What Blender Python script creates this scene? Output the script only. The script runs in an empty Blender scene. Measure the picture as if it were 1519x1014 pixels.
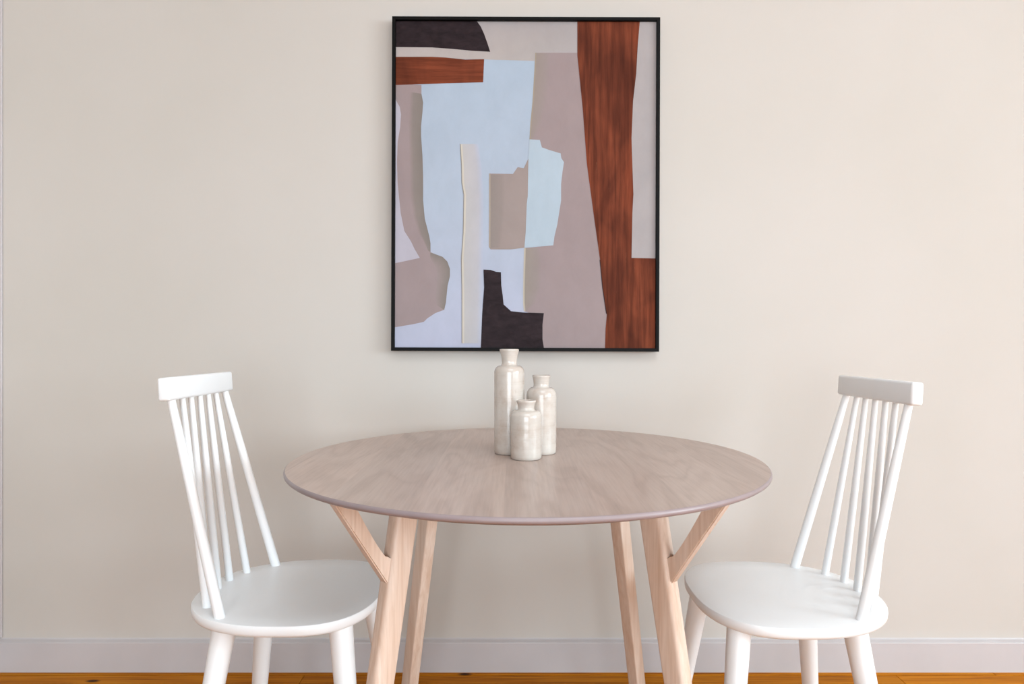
import bpy, bmesh, math, random
from mathutils import Vector, Matrix
random.seed(7)
S = bpy.context.scene
C = S.collection

# ------------------------------------------------------------------ camera, world, light, exposure
F, CAM_H, HOR = 965.2, 0.9918, 509.87          # focal length in pixels of the 1519x1014 frame, lens height, horizon row
cd = bpy.data.cameras.new('camera'); cam = bpy.data.objects.new('camera', cd); C.objects.link(cam)
cam.location = (0, 0, CAM_H); cam.rotation_euler = (math.pi/2, 0, 0)
cd.sensor_width = 36; cd.lens = 36*F/1519; cd.shift_y = (HOR-507)/1519; cd.clip_start = .02
S.camera = cam

w = bpy.data.worlds.new('daylight'); S.world = w; w.use_nodes = True
bg = w.node_tree.nodes['Background']; bg.inputs[0].default_value = (.80, .90, 1, 1); bg.inputs[1].default_value = 0.08

def area(name, loc, rot, sx, sy, power, col):
    l = bpy.data.lights.new(name, 'AREA'); l.shape = 'RECTANGLE'; l.size = sx; l.size_y = sy
    l.energy = power; l.color = col
    o = bpy.data.objects.new(name, l); C.objects.link(o); o.location = loc; o.rotation_euler = rot
    return o
# daylight entering by the windows at the right and behind the camera; the skylight and glazed doors are added for fill
area('side_daylight', (6.10, -1.90, 1.85), (0, math.radians(90), 0), 1.7, 3.4, 430, (.76, .91, 1))
area('window_daylight', (4.20, -4.26, 1.55), (math.radians(90), 0, 0), 2.6, 1.7, 120, (.76, .91, 1))
area('added_overhead_fill', (.50, -.40, 2.86), (0, 0, 0), 1.6, 1.6, 58, (.80, .92, 1))  # overhead fill, added to brighten seats and other upward faces
area('added_front_fill', (-.10, -4.26, 1.05), (math.radians(90), 0, 0), 2.8, 1.9, 200, (.84, .92, .98))  # low frontal fill, added to lift the wall under the table

S.view_settings.view_transform = 'Standard'; S.view_settings.look = 'None'
S.view_settings.exposure = -0.22; S.view_settings.gamma = 1; S.view_settings.use_curve_mapping = False

# ------------------------------------------------------------------ helpers
def lin(c):
    return tuple(((v/255)/12.92 if v/255 <= .04045 else ((v/255+.055)/1.055)**2.4) for v in c)

def new_mat(name, rough=.5, spec=.5):
    m = bpy.data.materials.new(name); m.use_nodes = True
    nt = m.node_tree; b = nt.nodes['Principled BSDF']
    b.inputs['Roughness'].default_value = rough; b.inputs['Specular IOR Level'].default_value = spec
    return m, nt, b

def node(nt, t, **kw):
    n = nt.nodes.new(t)
    for k, v in kw.items(): setattr(n, k, v)
    return n

def noise(nt, scale=(1, 1, 1), s=5, detail=4, rough=.55, dist=0, coord='Object'):
    tc = node(nt, 'ShaderNodeTexCoord'); mp = node(nt, 'ShaderNodeMapping'); n = node(nt, 'ShaderNodeTexNoise')
    mp.inputs['Scale'].default_value = scale
    n.inputs['Scale'].default_value = s; n.inputs['Detail'].default_value = detail
    n.inputs['Roughness'].default_value = rough; n.inputs['Distortion'].default_value = dist
    nt.links.new(tc.outputs[coord], mp.inputs[0]); nt.links.new(mp.outputs[0], n.inputs[0])
    return n, mp

def ramp(nt, src, stops):
    r = node(nt, 'ShaderNodeValToRGB'); e = r.color_ramp.elements
    while len(e) < len(stops): e.new(.5)
    for k, (p, c) in zip(e, stops): k.position = p; k.color = (*c, 1)
    nt.links.new(src, r.inputs[0]); return r

def mix(nt, a, b, fac, mode='MIX'):
    m = node(nt, 'ShaderNodeMix', data_type='RGBA', blend_type=mode)
    for s, v in ((m.inputs[0], fac), (m.inputs[6], a), (m.inputs[7], b)):
        if hasattr(v, 'links'): nt.links.new(v, s)
        elif isinstance(v, (int, float)): s.default_value = v
        else: s.default_value = (*v, 1)
    return m.outputs[2]

def bump(nt, b, src, strength, dist=.002):
    n = node(nt, 'ShaderNodeBump'); n.inputs['Strength'].default_value = strength; n.inputs['Distance'].default_value = dist
    nt.links.new(src, n.inputs['Height']); nt.links.new(n.outputs[0], b.inputs['Normal'])

# ------------------------------------------------------------------ materials
def wall_material():
    m, nt, b = new_mat('cream_wall_paint', .75, .25)
    n, _ = noise(nt, (1, 1, 1), 1.6, 3)
    r = ramp(nt, n.outputs[0], [(.3, lin((192, 186, 179))), (.7, lin((196, 190, 184)))])
    nt.links.new(r.outputs[0], b.inputs[0])
    f, _ = noise(nt, (220, 220, 30), 1, 3)
    bump(nt, b, f.outputs[0], .08, .001)
    return m
WALL = wall_material()

def plain(name, c, rough=.45, spec=.5, var=.03, s=6):
    m, nt, b = new_mat(name, rough, spec)
    n, _ = noise(nt, (1, 1, 1), s, 3)
    lo = tuple(v*(1-var) for v in lin(c)); hi = tuple(min(1, v*(1+var)) for v in lin(c))
    r = ramp(nt, n.outputs[0], [(.3, lo), (.7, hi)])
    nt.links.new(r.outputs[0], b.inputs[0])
    return m
TRIM = plain('satin_white_trim', (188, 183, 184), .4)
CEIL = plain('ceiling_paint', (244, 243, 240), .8, .2)
CHAIR = plain('white_chair_lacquer', (238, 239, 240), .38, .45, .01)
BLACK = plain('black_frame_lacquer', (7, 6, 6), .5, .12, .1)

def floor_material():
    m, nt, b = new_mat('orange_pine_boards', .5, .08)
    oi = node(nt, 'ShaderNodeObjectInfo')
    n, mp = noise(nt, (1.2, 30, 30), 3, 6, .6, .6)
    cmb = node(nt, 'ShaderNodeCombineXYZ'); mul = node(nt, 'ShaderNodeMath', operation='MULTIPLY'); mul.inputs[1].default_value = 40
    nt.links.new(oi.outputs['Random'], mul.inputs[0])
    for i in range(3): nt.links.new(mul.outputs[0], cmb.inputs[i])
    nt.links.new(cmb.outputs[0], mp.inputs['Location'])
    grain = ramp(nt, n.outputs[0], [(.28, lin((140, 78, 6))), (.5, lin((184, 112, 14))), (.75, lin((206, 138, 32)))])
    tone = ramp(nt, oi.outputs['Random'], [(0, (.80, .78, .74)), (1, (1.12, 1.1, 1.05))])
    col = mix(nt, grain.outputs[0], tone.outputs[0], 1.0, 'MULTIPLY')
    v = node(nt, 'ShaderNodeTexVoronoi'); v.inputs['Scale'].default_value = 1
    tc = node(nt, 'ShaderNodeTexCoord'); mv = node(nt, 'ShaderNodeMapping'); mv.inputs['Scale'].default_value = (5, 14, 1)
    nt.links.new(tc.outputs['Object'], mv.inputs[0]); nt.links.new(cmb.outputs[0], mv.inputs['Location'])
    nt.links.new(mv.outputs[0], v.inputs[0])
    k = ramp(nt, v.outputs['Distance'], [(.06, (1, 1, 1)), (.13, (0, 0, 0))])
    col = mix(nt, col, lin((62, 34, 14)), k.outputs[0])
    nt.links.new(col, b.inputs[0]); bump(nt, b, n.outputs[0], .1, .001)
    return m
FLOOR = floor_material()
SUB = plain('dark_subfloor', (38, 24, 12), .9)

def beech_material():
    m, nt, b = new_mat('pale_whitewashed_beech', .42, .45)
    n, _ = noise(nt, (34, 34, 2.2), 1.6, 5, .6, .8)
    r = ramp(nt, n.outputs[0], [(.3, lin((204, 174, 153))), (.52, lin((217, 193, 176))), (.75, lin((223, 204, 190)))])
    n2, _ = noise(nt, (160, 160, 8), 1.5, 2)
    r2 = ramp(nt, n2.outputs[0], [(.35, (.93, .91, .89)), (.6, (1, 1, 1))])
    nt.links.new(mix(nt, r.outputs[0], r2.outputs[0], 1.0, 'MULTIPLY'), b.inputs[0])
    bump(nt, b, n2.outputs[0], .05, .001)
    return m
BEECH = beech_material()

def top_material():
    m, nt, b = new_mat('greywashed_oak_veneer', .36, .5)
    # leaves of veneer running away from the camera, each with its own figure
    tc = node(nt, 'ShaderNodeTexCoord'); sep = node(nt, 'ShaderNodeSeparateXYZ'); nt.links.new(tc.outputs['Object'], sep.inputs[0])
    q = node(nt, 'ShaderNodeMath', operation='MULTIPLY_ADD'); q.inputs[1].default_value = 7.2; q.inputs[2].default_value = 20.3
    nt.links.new(sep.outputs[0], q.inputs[0])
    fl = node(nt, 'ShaderNodeMath', operation='FLOOR'); nt.links.new(q.outputs[0], fl.inputs[0])
    wn = node(nt, 'ShaderNodeTexWhiteNoise', noise_dimensions='1D'); nt.links.new(fl.outputs[0], wn.inputs['W'])
    big, mp = noise(nt, (6.5, 1.3, 1), 1.5, 3, .5, .5)
    cm = node(nt, 'ShaderNodeCombineXYZ'); mu = node(nt, 'ShaderNodeMath', operation='MULTIPLY'); mu.inputs[1].default_value = 9
    nt.links.new(wn.outputs['Value'], mu.inputs[0]); nt.links.new(mu.outputs[0], cm.inputs[1]); nt.links.new(cm.outputs[0], mp.inputs['Location'])
    # contour lines of the broad noise give cathedral figure
    sc = node(nt, 'ShaderNodeMath', operation='MULTIPLY'); sc.inputs[1].default_value = 11; nt.links.new(big.outputs[0], sc.inputs[0])
    pp = node(nt, 'ShaderNodeMath', operation='PINGPONG'); pp.inputs[1].default_value = 1; nt.links.new(sc.outputs[0], pp.inputs[0])
    fine, _ = noise(nt, (150, 5, 1), 1.5, 4, .6)
    base = ramp(nt, pp.outputs[0], [(.0, lin((176, 156, 146))), (.5, lin((185, 165, 155))), (1, lin((188, 169, 159)))])
    f2 = ramp(nt, fine.outputs[0], [(.32, (.86, .84, .83)), (.58, (1, 1, 1))])
    tn = ramp(nt, wn.outputs['Value'], [(0, (.95, .95, .95)), (1, (1.04, 1.03, 1.02))])
    col = mix(nt, base.outputs[0], f2.outputs[0], .8, 'MULTIPLY')
    col = mix(nt, col, tn.outputs[0], 1.0, 'MULTIPLY')
    nt.links.new(col, b.inputs[0]); bump(nt, b, fine.outputs[0], .04, .0006)
    return m
TOP = top_material()
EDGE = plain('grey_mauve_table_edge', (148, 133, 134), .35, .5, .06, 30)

def glaze_material():
    m, nt, b = new_mat('crackled_cream_glaze', .2, .5)
    n, _ = noise(nt, (1, 1, 1), 22, 4, .6)
    r = ramp(nt, n.outputs[0], [(.32, lin((184, 168, 156))), (.5, lin((196, 186, 177))), (.7, lin((202, 195, 187)))])
    st, _ = noise(nt, (3, 3, 90), 3, 3)
    r2 = ramp(nt, st.outputs[0], [(.3, (.90, .87, .84)), (.45, (1, 1, 1))])
    nt.links.new(mix(nt, r.outputs[0], r2.outputs[0], .6, 'MULTIPLY'), b.inputs[0])
    bump(nt, b, st.outputs[0], .12, .0015)
    b.inputs['Coat Weight'].default_value = .3; b.inputs['Coat Roughness'].default_value = .12
    return m
GLAZE = glaze_material()

def print_material(name, scale, lo, hi, amount, patch=0, rough=.55):
    m, nt, b = new_mat(name, rough, .08)
    at = node(nt, 'ShaderNodeVertexColor', layer_name='Col')
    n, _ = noise(nt, scale, 1, 5, .65, .3)
    r = ramp(nt, n.outputs[0], [(.3, lo), (.68, hi)])
    col = mix(nt, at.outputs[0], r.outputs[0], amount, 'MULTIPLY')
    if patch:                      # broad darker brushwork with dry lighter flecks
        n2, _ = noise(nt, (9, 9, 4), 1, 3, .6, .4); r2 = ramp(nt, n2.outputs[0], [(.36, (.58, .56, .58)), (.56, (1, 1, 1)), (.72, (1.22, 1.1, 1.0))])
        col = mix(nt, col, r2.outputs[0], patch, 'MULTIPLY')
        n3, _ = noise(nt, tuple(v*1.6 for v in scale), 1, 6, .75); r3 = ramp(nt, n3.outputs[0], [(.66, (0, 0, 0)), (.76, (.35, .35, .35))])
        col = mix(nt, col, lin((205, 150, 112)), r3.outputs[0])
    nt.links.new(col, b.inputs[0])
    return m
PRINT = [print_material('print_flat_paint', (14, 14, 9), (.95, .95, .95), (1.04, 1.04, 1.04), 1.0),
         print_material('print_rust_down_strokes', (90, 90, 5), (.55, .50, .48), (1.22, 1.2, 1.2), 1.0, 1.0),
         print_material('print_rust_cross_strokes', (6, 90, 100), (.62, .58, .56), (1.18, 1.15, 1.15), 1.0, .7),
         print_material('print_charcoal_strokes', (30, 60, 60), (.66, .64, .66), (1.4, 1.35, 1.36), 1.0)]

# ------------------------------------------------------------------ mesh helpers
def obj(name, bm, mat, parent=None, smooth=False, loc=None):
    bmesh.ops.recalc_face_normals(bm, faces=bm.faces)
    me = bpy.data.meshes.new(name); bm.to_mesh(me); bm.free()
    o = bpy.data.objects.new(name, me); C.objects.link(o)
    for m in (mat if isinstance(mat, list) else [mat]): me.materials.append(m)
    if smooth: me.polygons.foreach_set('use_smooth', [True]*len(me.polygons))
    if smooth == 'auto': me.set_sharp_from_angle(angle=math.radians(38))
    if parent: o.parent = parent
    if loc: o.location = loc
    return o
def empty(name, loc, label, cat, rz=0, group=None):
    o = bpy.data.objects.new(name, None); C.objects.link(o); o.location = loc; o.rotation_euler = (0, 0, rz); o.empty_display_size = .1
    o['label'] = label; o['category'] = cat
    if group: o['group'] = group
    return o
def tag(o, label, cat, group=None):
    o['label'] = label; o['category'] = cat
    if group: o['group'] = group
    return o
def struct(o, label=None):
    o['kind'] = 'structure'
    if label: o['label'] = label
    return o
def box(bm, x0, x1, y0, y1, z0, z1, bev=0, seg=2):
    M = Matrix.Translation(((x0+x1)/2, (y0+y1)/2, (z0+z1)/2)) @ Matrix.Diagonal((x1-x0, y1-y0, z1-z0, 1))
    r = bmesh.ops.create_cube(bm, size=1, matrix=M)
    if bev:
        es = set(e for v in r['verts'] for e in v.link_edges)
        bmesh.ops.bevel(bm, geom=list(es), offset=bev, segments=seg, profile=.5, affect='EDGES')
    return bm
def loft(bm, rings, cap=True):
    vs = [[bm.verts.new(p) for p in r] for r in rings]; n = len(rings[0])
    for a, b in zip(vs, vs[1:]):
        for i in range(n): bm.faces.new((a[i], a[(i+1) % n], b[(i+1) % n], b[i]))
    if cap: bm.faces.new(vs[0][::-1]); bm.faces.new(vs[-1])
    return bm
def rod(bm, p0, p1, r0, r1, n=20, bulge=0, cuts=6):
    p0, p1 = Vector(p0), Vector(p1); d = (p1-p0).normalized()
    u = d.orthogonal().normalized(); v = d.cross(u); rings = []
    for k in range(cuts+1):
        t = k/cuts; c = p0.lerp(p1, t); r = r0+(r1-r0)*t+bulge*math.sin(math.pi*t)
        rings.append([c+r*(u*math.cos(2*math.pi*i/n)+v*math.sin(2*math.pi*i/n)) for i in range(n)])
    return loft(bm, rings)
def lathe(bm, prof, n=56):
    rings = [[(r*math.cos(2*math.pi*i/n), r*math.sin(2*math.pi*i/n), z) for i in range(n)] for r, z in prof]
    return loft(bm, rings)

# ------------------------------------------------------------------ the room
WY, SK = 1.980, 0.015              # plane of the papered wall; thickness of its skirting
XL, XR, YF, ZC = -1.556, 6.00, -4.20, 2.80
struct(obj('wall_back', box(bmesh.new(), XL-.1, XR+.1, WY, WY+.1, 0, ZC), WALL), 'plain cream painted wall behind the table')
struct(obj('wall_left', box(bmesh.new(), XL-.1, XL, .75, WY, 0, ZC), WALL))
bm = bmesh.new()
for a, b, c, d in ((YF, -3.6, 0, ZC), (-.2, WY, 0, ZC), (-3.6, -.2, 0, 1.0), (-3.6, -.2, 2.7, ZC)): box(bm, XR, XR+.12, a, b, c, d)
struct(obj('wall_right', bm, WALL))
bm = bmesh.new(); xa = XL-.1
for h0, h1, z0, z1 in ((-1.5, 1.3, .10, 2.00), (2.90, 5.50, .70, 2.40)):      # openings of the front wall, the first added for the low fill
    box(bm, xa, h0, YF-.12, YF, 0, ZC); box(bm, h0, h1, YF-.12, YF, 0, z0); box(bm, h0, h1, YF-.12, YF, z1, ZC); xa = h1
box(bm, xa, XR+.12, YF-.12, YF, 0, ZC)
struct(obj('wall_front', bm, WALL))
bm = bmesh.new()                   # ceiling with a square opening added for the overhead fill
for a, b, c, d in ((XL-.1, -.3, YF-.12, WY+.1), (1.3, XR+.12, YF-.12, WY+.1), (-.3, 1.3, YF-.12, -1.2), (-.3, 1.3, .4, WY+.1)): box(bm, a, b, c, d, ZC, ZC+.1)
struct(obj('ceiling', bm, CEIL))
sk = bpy.data.objects.new('added_skylight', None); C.objects.link(sk); sk['kind'] = 'structure'  # unseen skylight, added to hold the overhead fill
for a, b, c, d in ((-.3, -.25, -1.2, .4), (1.25, 1.3, -1.2, .4), (-.25, 1.25, -1.2, -1.15), (-.25, 1.25, .35, .4)):
    obj('added_skylight_frame', box(bmesh.new(), a, b, c, d, ZC+.01, ZC+.09, .004), TRIM, sk)

def window(name, axis, at, h0, h1, z0, z1):
    w = bpy.data.objects.new(name, None); C.objects.link(w); w['kind'] = 'structure'
    def bar(nm, p, q, r, s, t):
        bm = bmesh.new()
        if axis == 'x': box(bm, at-t, at+t, p, q, r, s, .004)
        else: box(bm, p, q, at-t, at+t, r, s, .004)
        obj(nm, bm, TRIM, w)
    f = .05
    bar('jamb', h0, h0+f, z0, z1, .04); bar('jamb', h1-f, h1, z0, z1, .04)
    bar('head', h0+f, h1-f, z1-f, z1, .04); bar('sill', h0+f, h1-f, z0, z0+f, .05)
    m = (h0+h1)/2; bar('mullion', m-.02, m+.02, z0+f, z1-f, .025)
window('window_1', 'y', YF-.02, 2.90, 5.50, .70, 2.40)
window('window_3', 'x', XR+.02, -3.6, -.2, 1.0, 2.7)
window('added_glazed_doors', 'y', YF-.02, -1.5, 1.3, .10, 2.00)  # unseen glazed doors, added around the low frontal fill

def skirting(name, x0, x1, parent=None):
    # section (distance from the wall, height): flat board with a sloped and rounded cap
    sec = [(0, 0), (SK, 0), (SK, .0880), (SK-.0006, .0894), (SK-.002, .0903), (.006, .0932), (.002, .0950), (0, .0980)]
    bm = bmesh.new()
    a = [bm.verts.new((x0, WY-d, z)) for d, z in sec]; b = [bm.verts.new((x1, WY-d, z)) for d, z in sec]
    n = len(sec)
    for i in range(n): bm.faces.new((a[i], a[(i+1) % n], b[(i+1) % n], b[i]))
    bm.faces.new(a); bm.faces.new(b[::-1])
    return struct(obj(name, bm, TRIM))
skirting('baseboard_back', XL, XR)
struct(obj('baseboard_left', box(bmesh.new(), XL, XL+.002, .75, WY-SK, 0, .1), TRIM))
struct(obj('baseboard_right', box(bmesh.new(), XR-SK, XR, YF, WY-SK, 0, .1, .003), TRIM))
# narrow white beading that covers the corner at the left end of the wall
bm = bmesh.new(); box(bm, XL, XL+.0075, WY-.006, WY, .1, ZC, .002); struct(obj('trim_1', bm, TRIM), 'thin white corner bead')

fl = struct(obj('floor', box(bmesh.new(), XL-.1, XR+.12, YF-.12, WY+.1, -.06, -.022), SUB), 'orange pine floorboards')
PW, GAP = .124, .0022
meshes = {}
def plank(x0, x1, y0, y1):
    L, Wd = round(x1-x0, 3), round(y1-y0, 3)
    if (L, Wd) not in meshes:
        bm = bmesh.new(); box(bm, -L/2+.0006, L/2-.0006, -Wd/2+GAP/2, Wd/2-GAP/2, -.022, 0, .0012, 1)
        me = bpy.data.meshes.new('floor_plank'); bm.to_mesh(me); bm.free(); me.materials.append(FLOOR); meshes[(L, Wd)] = me
    o = bpy.data.objects.new('floor_plank', meshes[(L, Wd)]); C.objects.link(o); o.parent = fl
    o.location = ((x0+x1)/2, (y0+y1)/2, 0)
y1 = 1.949+PW; row = 0
while y1 > YF+.02:
    y0 = y1-PW
    ends = [XL] + ([-.30, 1.45, 3.3, 4.7] if row == 0 else [-.622, 1.15, 3.0, 4.6] if row == 1 else [XL+.5+random.random()*1.2, .6+random.random()*1.2, 2.4+random.random()*1.1, 4.1+random.random()*1.2]) + [XR]
    for a, b in zip(ends, ends[1:]): plank(a, b, y0, min(y1, WY) if row == 0 else y1)
    y1 = y0; row += 1

# ------------------------------------------------------------------ dining table
TX, TY, TR, TZ = .0298, 1.395, .491, .75
table = empty('dining_table', (TX, TY, 0), 'round dining table with greywashed oak top on four splayed pale beech legs', 'table')
prof = [(.0, TZ-.020), (TR-.034, TZ-.020), (TR-.004, TZ-.0105), (TR-.0008, TZ-.008), (TR, TZ-.005), (TR-.0008, TZ-.0018), (TR-.0030, TZ), (.0, TZ)]
bm = bmesh.new(); N = 160
rings = [[bm.verts.new((r*math.cos(2*math.pi*i/N), r*math.sin(2*math.pi*i/N), z)) for i in range(N)] for r, z in prof[1:-1]]
for j, (a, b) in enumerate(zip(rings, rings[1:])):
    for i in range(N):
        f = bm.faces.new((a[i], a[(i+1) % N], b[(i+1) % N], b[i])); f.material_index = 1; f.smooth = True
bm.faces.new(rings[0][::-1]).material_index = 1
bm.faces.new(rings[-1])
tt = obj('tabletop', bm, [TOP, EDGE], table); tt['label'] = 'round greywashed oak tabletop with bevelled edge'

WR, WT = .046, .035
def leg_q(z): return .2267+.123*(.678-z)
def rrect(wr, wt, ro, ri, k=5):
    """rounded section; +r side outward (larger rounding)"""
    pts = []
    for cx, cy, r, a0 in ((wr/2-ro, wt/2-ro, ro, 0), (-wr/2+ri, wt/2-ri, ri, 90), (-wr/2+ri, -wt/2+ri, ri, 180), (wr/2-ro, -wt/2+ro, ro, 270)):
        for i in range(k+1):
            a = math.radians(a0+90*i/k); pts.append((cx+r*math.cos(a), cy+r*math.sin(a)))
    return pts
for sx, sy in ((-1, -1), (1, -1), (1, 1), (-1, 1)):
    er = Vector((sx, sy, 0)).normalized(); et = Vector((-er.y, er.x, 0)); rings = []
    for t in (0, .02, .25, .5, .75, 1):
        z = .73*t; s = .84+.16*t - (.05 if t == 0 else 0)
        c = er*(leg_q(z)*math.sqrt(2))+Vector((0, 0, z))
        rings.append([c+er*(a*s)+et*(b*s) for a, b in rrect(WR, WT, .011, .004)])
    lg = obj('leg', loft(bmesh.new(), rings), BEECH, table, 'auto')
    out = lambda z: leg_q(z)*math.sqrt(2)+WR*.95/2-.004
    poly = [(.462, .730), (out(.572)+.002, .572), (out(.568)-.006, .568), (out(.61)-.008, .6165), (out(.61)+.002, .6165), (out(.61)+.006, .6165)]
    p0, p1, p2 = Vector((out(.61)+.006, .6165)), Vector((out(.61)+.022, .624)), Vector((.428, .730))
    poly += [tuple(p0*(1-t)**2+p1*2*t*(1-t)+p2*t*t) for t in [k/10 for k in range(1, 11)]]
    bm = bmesh.new(); th = .011
    A = [bm.verts.new(er*r+et*th+Vector((0, 0, z))) for r, z in poly]; B = [bm.verts.new(er*r-et*th+Vector((0, 0, z))) for r, z in poly]
    bm.faces.new(A); bm.faces.new(B[::-1]); n = len(poly)
    for i in range(n): bm.faces.new((A[i], B[i], B[(i+1) % n], A[(i+1) % n]))
    bmesh.ops.bevel(bm, geom=[e for e in bm.edges if (e.verts[0] in A) == (e.verts[1] in A)], offset=.0022, segments=2, affect='EDGES')
    obj('brace', bm, BEECH, lg, 'auto')

# ------------------------------------------------------------------ chairs
ZS, HL = .4377, .1511              # seat height, half length of the crest rail
def seat_outline(d, n=96):
    pts = []
    for i in range(n):
        a = 2*math.pi*i/n; c, s = math.cos(a), math.sin(a)
        ex = .72 if c > 0 else .90
        x = (.178 if c > 0 else .2322)*math.copysign(abs(c)**ex, c); y = .200*math.copysign(abs(s)**(.80 if c > 0 else .86), s)
        r = math.hypot(x, y); pts.append((x*(r-d)/r, y*(r-d)/r))
    return pts
def make_chair(loc, label, rz, zscale):
    ch = empty('dining_chair', loc, label, 'chair', rz, 'white spindle-back chairs at the table')
    rings = []
    for d, z in ((.05, -.0262), (.012, -.0262), (.004, -.022), (.0008, -.017), (0, -.010), (.0004, -.0030), (.0018, -.0007), (.0045, 0), (.05, 0)):
        rings.append([(x, y, (ZS+z)*zscale) for x, y in seat_outline(d)])
    obj('seat', loft(bmesh.new(), rings), CHAIR, ch, 'auto')
    bm = bmesh.new(); box(bm, -.0125, .0125, -HL, HL, -.0239, .0239, .0055, 3)
    bmesh.ops.transform(bm, matrix=Matrix.Rotation(-.06, 4, 'Y'), verts=bm.verts)
    obj('crest_rail', bm, CHAIR, ch, 'auto', (-.241, 0, .8947*zscale))
    base = [(-.123, -.1556), (-.174, -.1038), (-.1936, -.0523), (-.1974, 0), (-.1936, .0523), (-.174, .1038), (-.123, .1556)]
    tops = [-.1246, -.078, -.040, 0, .040, .078, .1246]
    for k in range(7):
        o = k in (0, 6)
        b = Vector((*base[k], (ZS-.004)*zscale)); t = Vector((-.2397, tops[k], .878*zscale))
        obj('spindle', rod(bmesh.new(), b, t, .0108 if o else .0084, .0080 if o else .0060, bulge=.0008), CHAIR, ch, 'auto')
    for x, y, dx, dy in ((.113, -.128, .125, -.17), (.113, .128, .125, .17), (-.130, -.112, -.125, -.17), (-.130, .112, -.125, .17)):
        zt = .418
        obj('leg', rod(bmesh.new(), (x+dx*zt, y+dy*zt, 0), (x, y, zt*zscale), .0160, .0246, 28), CHAIR, ch, 'auto')
    return ch
make_chair((-.4666, 1.4703, 0), 'white spindle-back chair on the side of the table below the print\'s black arch', 0, 1.005)
make_chair((.5817, 1.4693, 0), 'white spindle-back chair on the side of the table below the print\'s rust column', math.pi, .995)

# ------------------------------------------------------------------ bottles
def bottle(x, y, r, h, neck_len, neck_r, rim_r, sh, label):
    zn = h-neck_len
    P = [(.0005, .002), (r*.86, .002), (r*.90, 0), (r*.955, .0012), (r*.985, .005), (r, .012)]
    P += [(r*(1+.004*math.sin(k*2.1)), .012+(zn-sh-.012)*k/14) for k in range(1, 15)]
    for k in range(1, 9):                                    # rounded shoulder
        a = math.pi/2*k/8; P.append((neck_r+.0015+(r-neck_r-.0015)*math.cos(a)**.8, zn-sh+sh*math.sin(a)))
    for k in range(1, 8):                                    # concave neck that flares to the rim
        t = k/7; P.append((neck_r+(rim_r-neck_r)*t**2.2, zn+.002+(neck_len-.007)*t))
    P += [(rim_r+.0006, h-.003), (rim_r+.0002, h-.0008), (rim_r-.0016, h), (rim_r-.0034, h-.0012), (neck_r-.0035, h-neck_len*.6), (neck_r-.004, zn), (r*.8, zn-sh*1.3), (r*.88, .02), (.0005, .008)]
    o = obj('bottle_vase', lathe(bmesh.new(), P), GLAZE, None, True, (x, y, TZ))
    tag(o, label, 'vase', 'cream ceramic bottle vases'); return o
bottle(-.006, 1.441, .0335, .231, .037, .0163, .0210, .016, 'tallest cream glazed bottle vase on the table')
bottle(.065, 1.441, .0330, .173, .027, .0170, .0196, .020, 'middle-height cream glazed bottle vase on the table')
bottle(.0300, 1.374, .0330, .1235, .0215, .0170, .0200, .014, 'smallest cream glazed bottle vase on the table')

# ------------------------------------------------------------------ framed print
FC = Vector((.0408, 1.945, 1.4700)); FW, FH, ROT = .802, 1.000, .0036
pic = empty('framed_print', (FC.x, WY, FC.z), 'large black-framed abstract print in pale blue, mauve, rust and charcoal on the wall', 'picture')
pic.rotation_euler = (0, ROT, 0)
D = WY-FC.y; T = .0102
bm = bmesh.new()
def mitre(a, b, c, d):             # one side of the frame as a bevelled bar with mitred ends
    f = [bm.verts.new((p[0], -D, p[1])) for p in (a, b, c, d)]; k = [bm.verts.new((p[0], -.002, p[1])) for p in (a, b, c, d)]
    bm.faces.new(f); bm.faces.new(k[::-1])
    for i in range(4): bm.faces.new((f[i], k[i], k[(i+1) % 4], f[(i+1) % 4]))
X, Z = FW/2, FH/2; x, z = X-T, Z-T
for q in (((-X, -Z), (X, -Z), (x, -z), (-x, -z)), ((X, -Z), (X, Z), (x, z), (x, -z)), ((X, Z), (-X, Z), (-x, z), (x, z)), ((-X, Z), (-X, -Z), (-x, -z), (-x, z))):
    bm = bmesh.new(); mitre(*q)
    bmesh.ops.bevel(bm, geom=[e for e in bm.edges if abs(e.verts[0].co.y+D) < 1e-5 and abs(e.verts[1].co.y+D) < 1e-5 and (abs(e.verts[0].co.x-e.verts[1].co.x) < 1e-4 or abs(e.verts[0].co.z-e.verts[1].co.z) < 1e-4)], offset=.0012, segments=2, affect='EDGES')
    obj('frame_side', bm, BLACK, pic)

# the artwork, measured in photograph pixels and laid flat on the canvas
K = FC.y/F; cr, sr = math.cos(ROT), math.sin(ROT)
def cv(px, py):
    dx, dz = (px-759.5)*K-FC.x, (HOR-py)*K+CAM_H-FC.z
    a, b = dx*cr-dz*sr, dx*sr+dz*cr
    return max(-x, min(x, a)), max(-z, min(z, b))
bm = bmesh.new(); cl = bm.loops.layers.float_color.new('Col'); layer = [0]; INKD = .68
def shape(pts, cols, mi=0):
    layer[0] += 1; yy = -(D-.0105)-.00004*layer[0]
    f = bm.faces.new([bm.verts.new((cv(*p)[0], yy, cv(*p)[1])) for p in pts]); f.material_index = mi
    if not isinstance(cols, list): cols = [cols]*len(pts)
    for l, c in zip(f.loops, cols): l[cl] = (*[v*INKD for v in lin(c)], 1)
    f.normal_update()
def grad(edge, inner, ce, ci, mi=0):
    """soft strip of paint from an edge line (colour ce) to an inner line (colour ci)"""
    layer[0] += 1; yy = -(D-.0105)-.00004*layer[0]
    a = [bm.verts.new((cv(*p)[0], yy, cv(*p)[1])) for p in edge]; b = [bm.verts.new((cv(*p)[0], yy, cv(*p)[1])) for p in inner]
    for i in range(len(a)-1):
        f = bm.faces.new((a[i], a[i+1], b[i+1], b[i])); f.material_index = mi
        for l, c in zip(f.loops, (ce, ce, ci, ci)): l[cl] = (*[v*INKD for v in lin(c)], 1)
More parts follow.
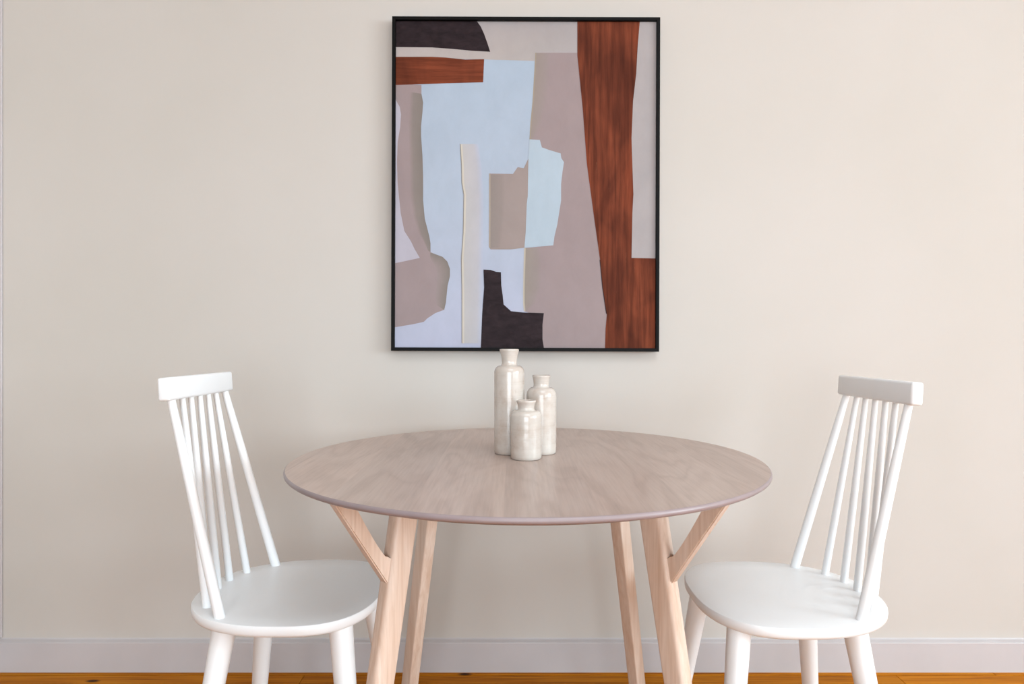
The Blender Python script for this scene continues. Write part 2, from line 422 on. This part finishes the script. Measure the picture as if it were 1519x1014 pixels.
BLUE, BLUE2, LILAC, MAUVE, TAUPE, GREY, RUST, INK, CREAM = (196, 207, 224), (188, 204, 222), (206, 200, 212), (175, 157, 157), (148, 138, 131), (190, 182, 182), (136, 70, 46), (50, 40, 43), (214, 207, 197)
# pale blue ground, cooler towards the top
shape([(580, 20), (990, 20), (990, 300), (580, 300)], [BLUE2, BLUE2, BLUE, BLUE])
shape([(580, 300), (990, 300), (990, 530), (580, 530)], [BLUE, BLUE, (203, 205, 226), (203, 205, 226)])
# top band
shape([(580, 20), (858, 20), (858, 76), (794, 76), (793, 88), (718, 86), (580, 83)], [(186, 178, 178), (186, 178, 178), (194, 186, 186), (192, 184, 182), (196, 187, 184), (200, 190, 186), (204, 193, 189)])
shape([(580, 20), (707, 20), (708, 30), (713, 37), (718, 48), (723, 62), (727, 74.5), (700, 73), (668, 70), (640, 68), (580, 67.5)], INK, 3)
# left mauve figure
edgeL = [(624.5, 124), (624.5, 137), (627, 150), (626, 165), (624, 185), (624, 200), (626, 230), (627, 260), (627, 296), (629.5, 323.6), (636, 348.5), (638, 360), (638, 373)]
bulge = [(645, 376), (656, 380), (663, 387), (667, 398), (667, 409), (663.5, 423), (661, 448), (658.5, 459)]
shape([(580, 122)]+edgeL+bulge+[(645, 464), (633.6, 471.5), (628, 477), (611.5, 480.6), (580, 485)], MAUVE)
grad(edgeL[1:], [(p[0]-w, p[1]-2) for p, w in zip(edgeL[1:], (13, 15, 15, 14, 14, 15, 15, 14, 13, 12, 9, 3))], TAUPE, (158, 146, 141))
grad([(p[0]-w, p[1]-2) for p, w in zip(edgeL[1:], (12, 14, 14, 13, 13, 14, 14, 13, 12, 11, 8, 3))], [(p[0]-w, p[1]-2) for p, w in zip(edgeL[1:], (17, 20, 20, 19, 19, 20, 20, 19, 17, 15, 10, 4))], (158, 146, 141), MAUVE)
grad([(638, 374)]+bulge, [(637, 380), (640, 386), (644, 392), (647, 398), (648, 405), (648, 413), (647, 424), (646, 440), (647, 452)], TAUPE, (172, 157, 155))
shape([(580, 146), (587, 147.7), (592, 156.5), (594, 167.6), (592.7, 187), (589, 209), (588, 239.5), (589, 271), (593.5, 315), (599, 341.6), (608.7, 356.8), (614, 368), (622, 381.7), (603, 385.8), (580, 389.5)], LILAC)
shape([(580, 82), (640, 82), (660, 83), (690, 86), (718, 85.5), (716.5, 120), (660, 121.5), (620, 123), (580, 124)], RUST, 2)
# right mauve field with the torn pale piece beside it
edgeR = [(794, 76), (793, 100), (790, 150), (787, 180), (785.5, 205)]
torn = [(801, 206), (804, 217), (815, 221), (832, 226), (833, 233), (837, 239), (835, 252), (832.7, 271), (832.7, 296), (827, 332), (823, 348.5), (821, 363)]
low = [(777.5, 367), (777, 384.5), (776, 426), (776, 448), (777, 461)]
shape(edgeR+torn+low+[(800, 468), (800, 525), (905, 525), (905, 300), (876, 76)], MAUVE)
grad(edgeR, [(812, 77), (811, 100), (806, 150), (800, 180), (790, 207)], (168, 155, 147), (172, 157, 154))
grad([(811, 77), (810, 100), (805, 150), (799, 180), (789, 207)], [(817, 77), (816, 100), (812, 150), (805, 180), (792, 207)], (172, 157, 154), MAUVE)
grad(edgeR, [(p[0]+2.2, p[1]) for p in edgeR], (186, 171, 150), (170, 156, 145))
grad(low, [(795, 367), (797, 384.5), (796, 426), (789, 448), (781, 461)], (168, 157, 147), (170, 156, 152))
grad([(795, 367), (797, 384.5), (796, 426), (789, 448), (781, 461)], [(801, 366), (804, 384.5), (803, 426), (795, 448), (783, 461)], (170, 156, 152), MAUVE)
grad(low, [(p[0]+2.6, p[1]) for p in low], (218, 208, 192), (196, 183, 166))
# box in the middle
shape([(725.4, 256), (761, 256.5), (768, 246.4), (777, 248), (784, 233.5), (783, 290), (781.5, 301.5), (780, 343), (778, 366.5), (758, 369), (727.6, 369), (725, 365), (725.4, 315)], (176, 160, 155))
grad([(725.6, 257), (725.4, 315), (726, 367)], [(744, 258), (744, 315), (738, 366)], (162, 150, 144), (168, 154, 149))
grad([(744, 258), (744, 315), (738, 366)], [(750, 258), (749, 315), (743, 366)], (168, 154, 149), (176, 160, 155))
grad([(725.4, 256), (725.4, 315), (725, 365)], [(728, 256), (728, 315), (727.8, 367)], (196, 180, 162), (170, 156, 148))
# torn piece again, cooler than its ground
shape([(785.5, 205)]+torn+[(778, 366.5), (780, 343), (781.5, 301.5), (783, 290), (784, 233.5)], (196, 211, 224))
# pale stripe
eS = [(683, 212), (685, 245), (685.5, 270), (688.5, 288), (687.5, 343), (684.7, 384), (685.6, 431), (685.6, 509)]
wS = [26, 29, 30, 28, 29, 31, 30, 29]
grad(eS, [(p[0]+w*.74, p[1]) for p, w in zip(eS, wS)], (209, 204, 202), (206, 203, 209))
grad([(p[0]+w*.74, p[1]) for p, w in zip(eS, wS)], [(p[0]+w, p[1]) for p, w in zip(eS, wS)], (206, 203, 209), (200, 206, 225))
grad([(p[0]-1.2, p[1]) for p in eS], [(p[0]+.4, p[1]) for p in eS], (160, 152, 146), (176, 168, 160))
grad(eS, [(p[0]+2.6, p[1]) for p in eS], (228, 220, 206), (222, 213, 200))
# rust column and grey strip at the right
shape([(930, 20), (990, 20), (990, 386), (930, 386)], GREY)
colL = [(857, 20), (857, 80), (860, 110), (865, 160), (868, 200), (871, 240), (873.6, 260), (882.5, 326), (890.8, 384.5), (895, 426), (901, 466), (899, 487), (898, 525)]
colR = [(990, 525), (990, 382.5), (937.7, 381.7), (939, 315), (940.5, 286.5), (939, 245), (937.7, 203.5), (940, 148), (944.7, 107), (947, 65), (950, 20)]
shape(colL+colR, RUST, 1)
grad([(890, 384.5), (894, 426), (899.6, 464)], [(890.8, 384.5), (895, 426), (901, 466)], INK, INK)
# charcoal foot
shape([(717, 399), (727.6, 399.6), (736, 402.4), (743, 403), (743.6, 423), (745.6, 437), (747, 451), (758, 461), (776, 463), (807, 464), (805, 481), (805, 503), (807, 525), (713, 525), (715, 464.6), (718, 426)], INK, 3)
for f in bm.faces:                  # all strips face the room
    f.normal_update()
    if f.normal.y > 0: f.normal_flip()
me = bpy.data.meshes.new('canvas_print'); bm.to_mesh(me); bm.free()
for m in PRINT: me.materials.append(m)
o = bpy.data.objects.new('canvas_print', me); C.objects.link(o); o.parent = pic
o['label'] = 'abstract collage print of torn pale blue, mauve, rust and charcoal shapes'
obj('backing_board', box(bmesh.new(), -x-.001, x+.001, -(D-.0120), -.003, -z-.001, z+.001), BLACK, pic)
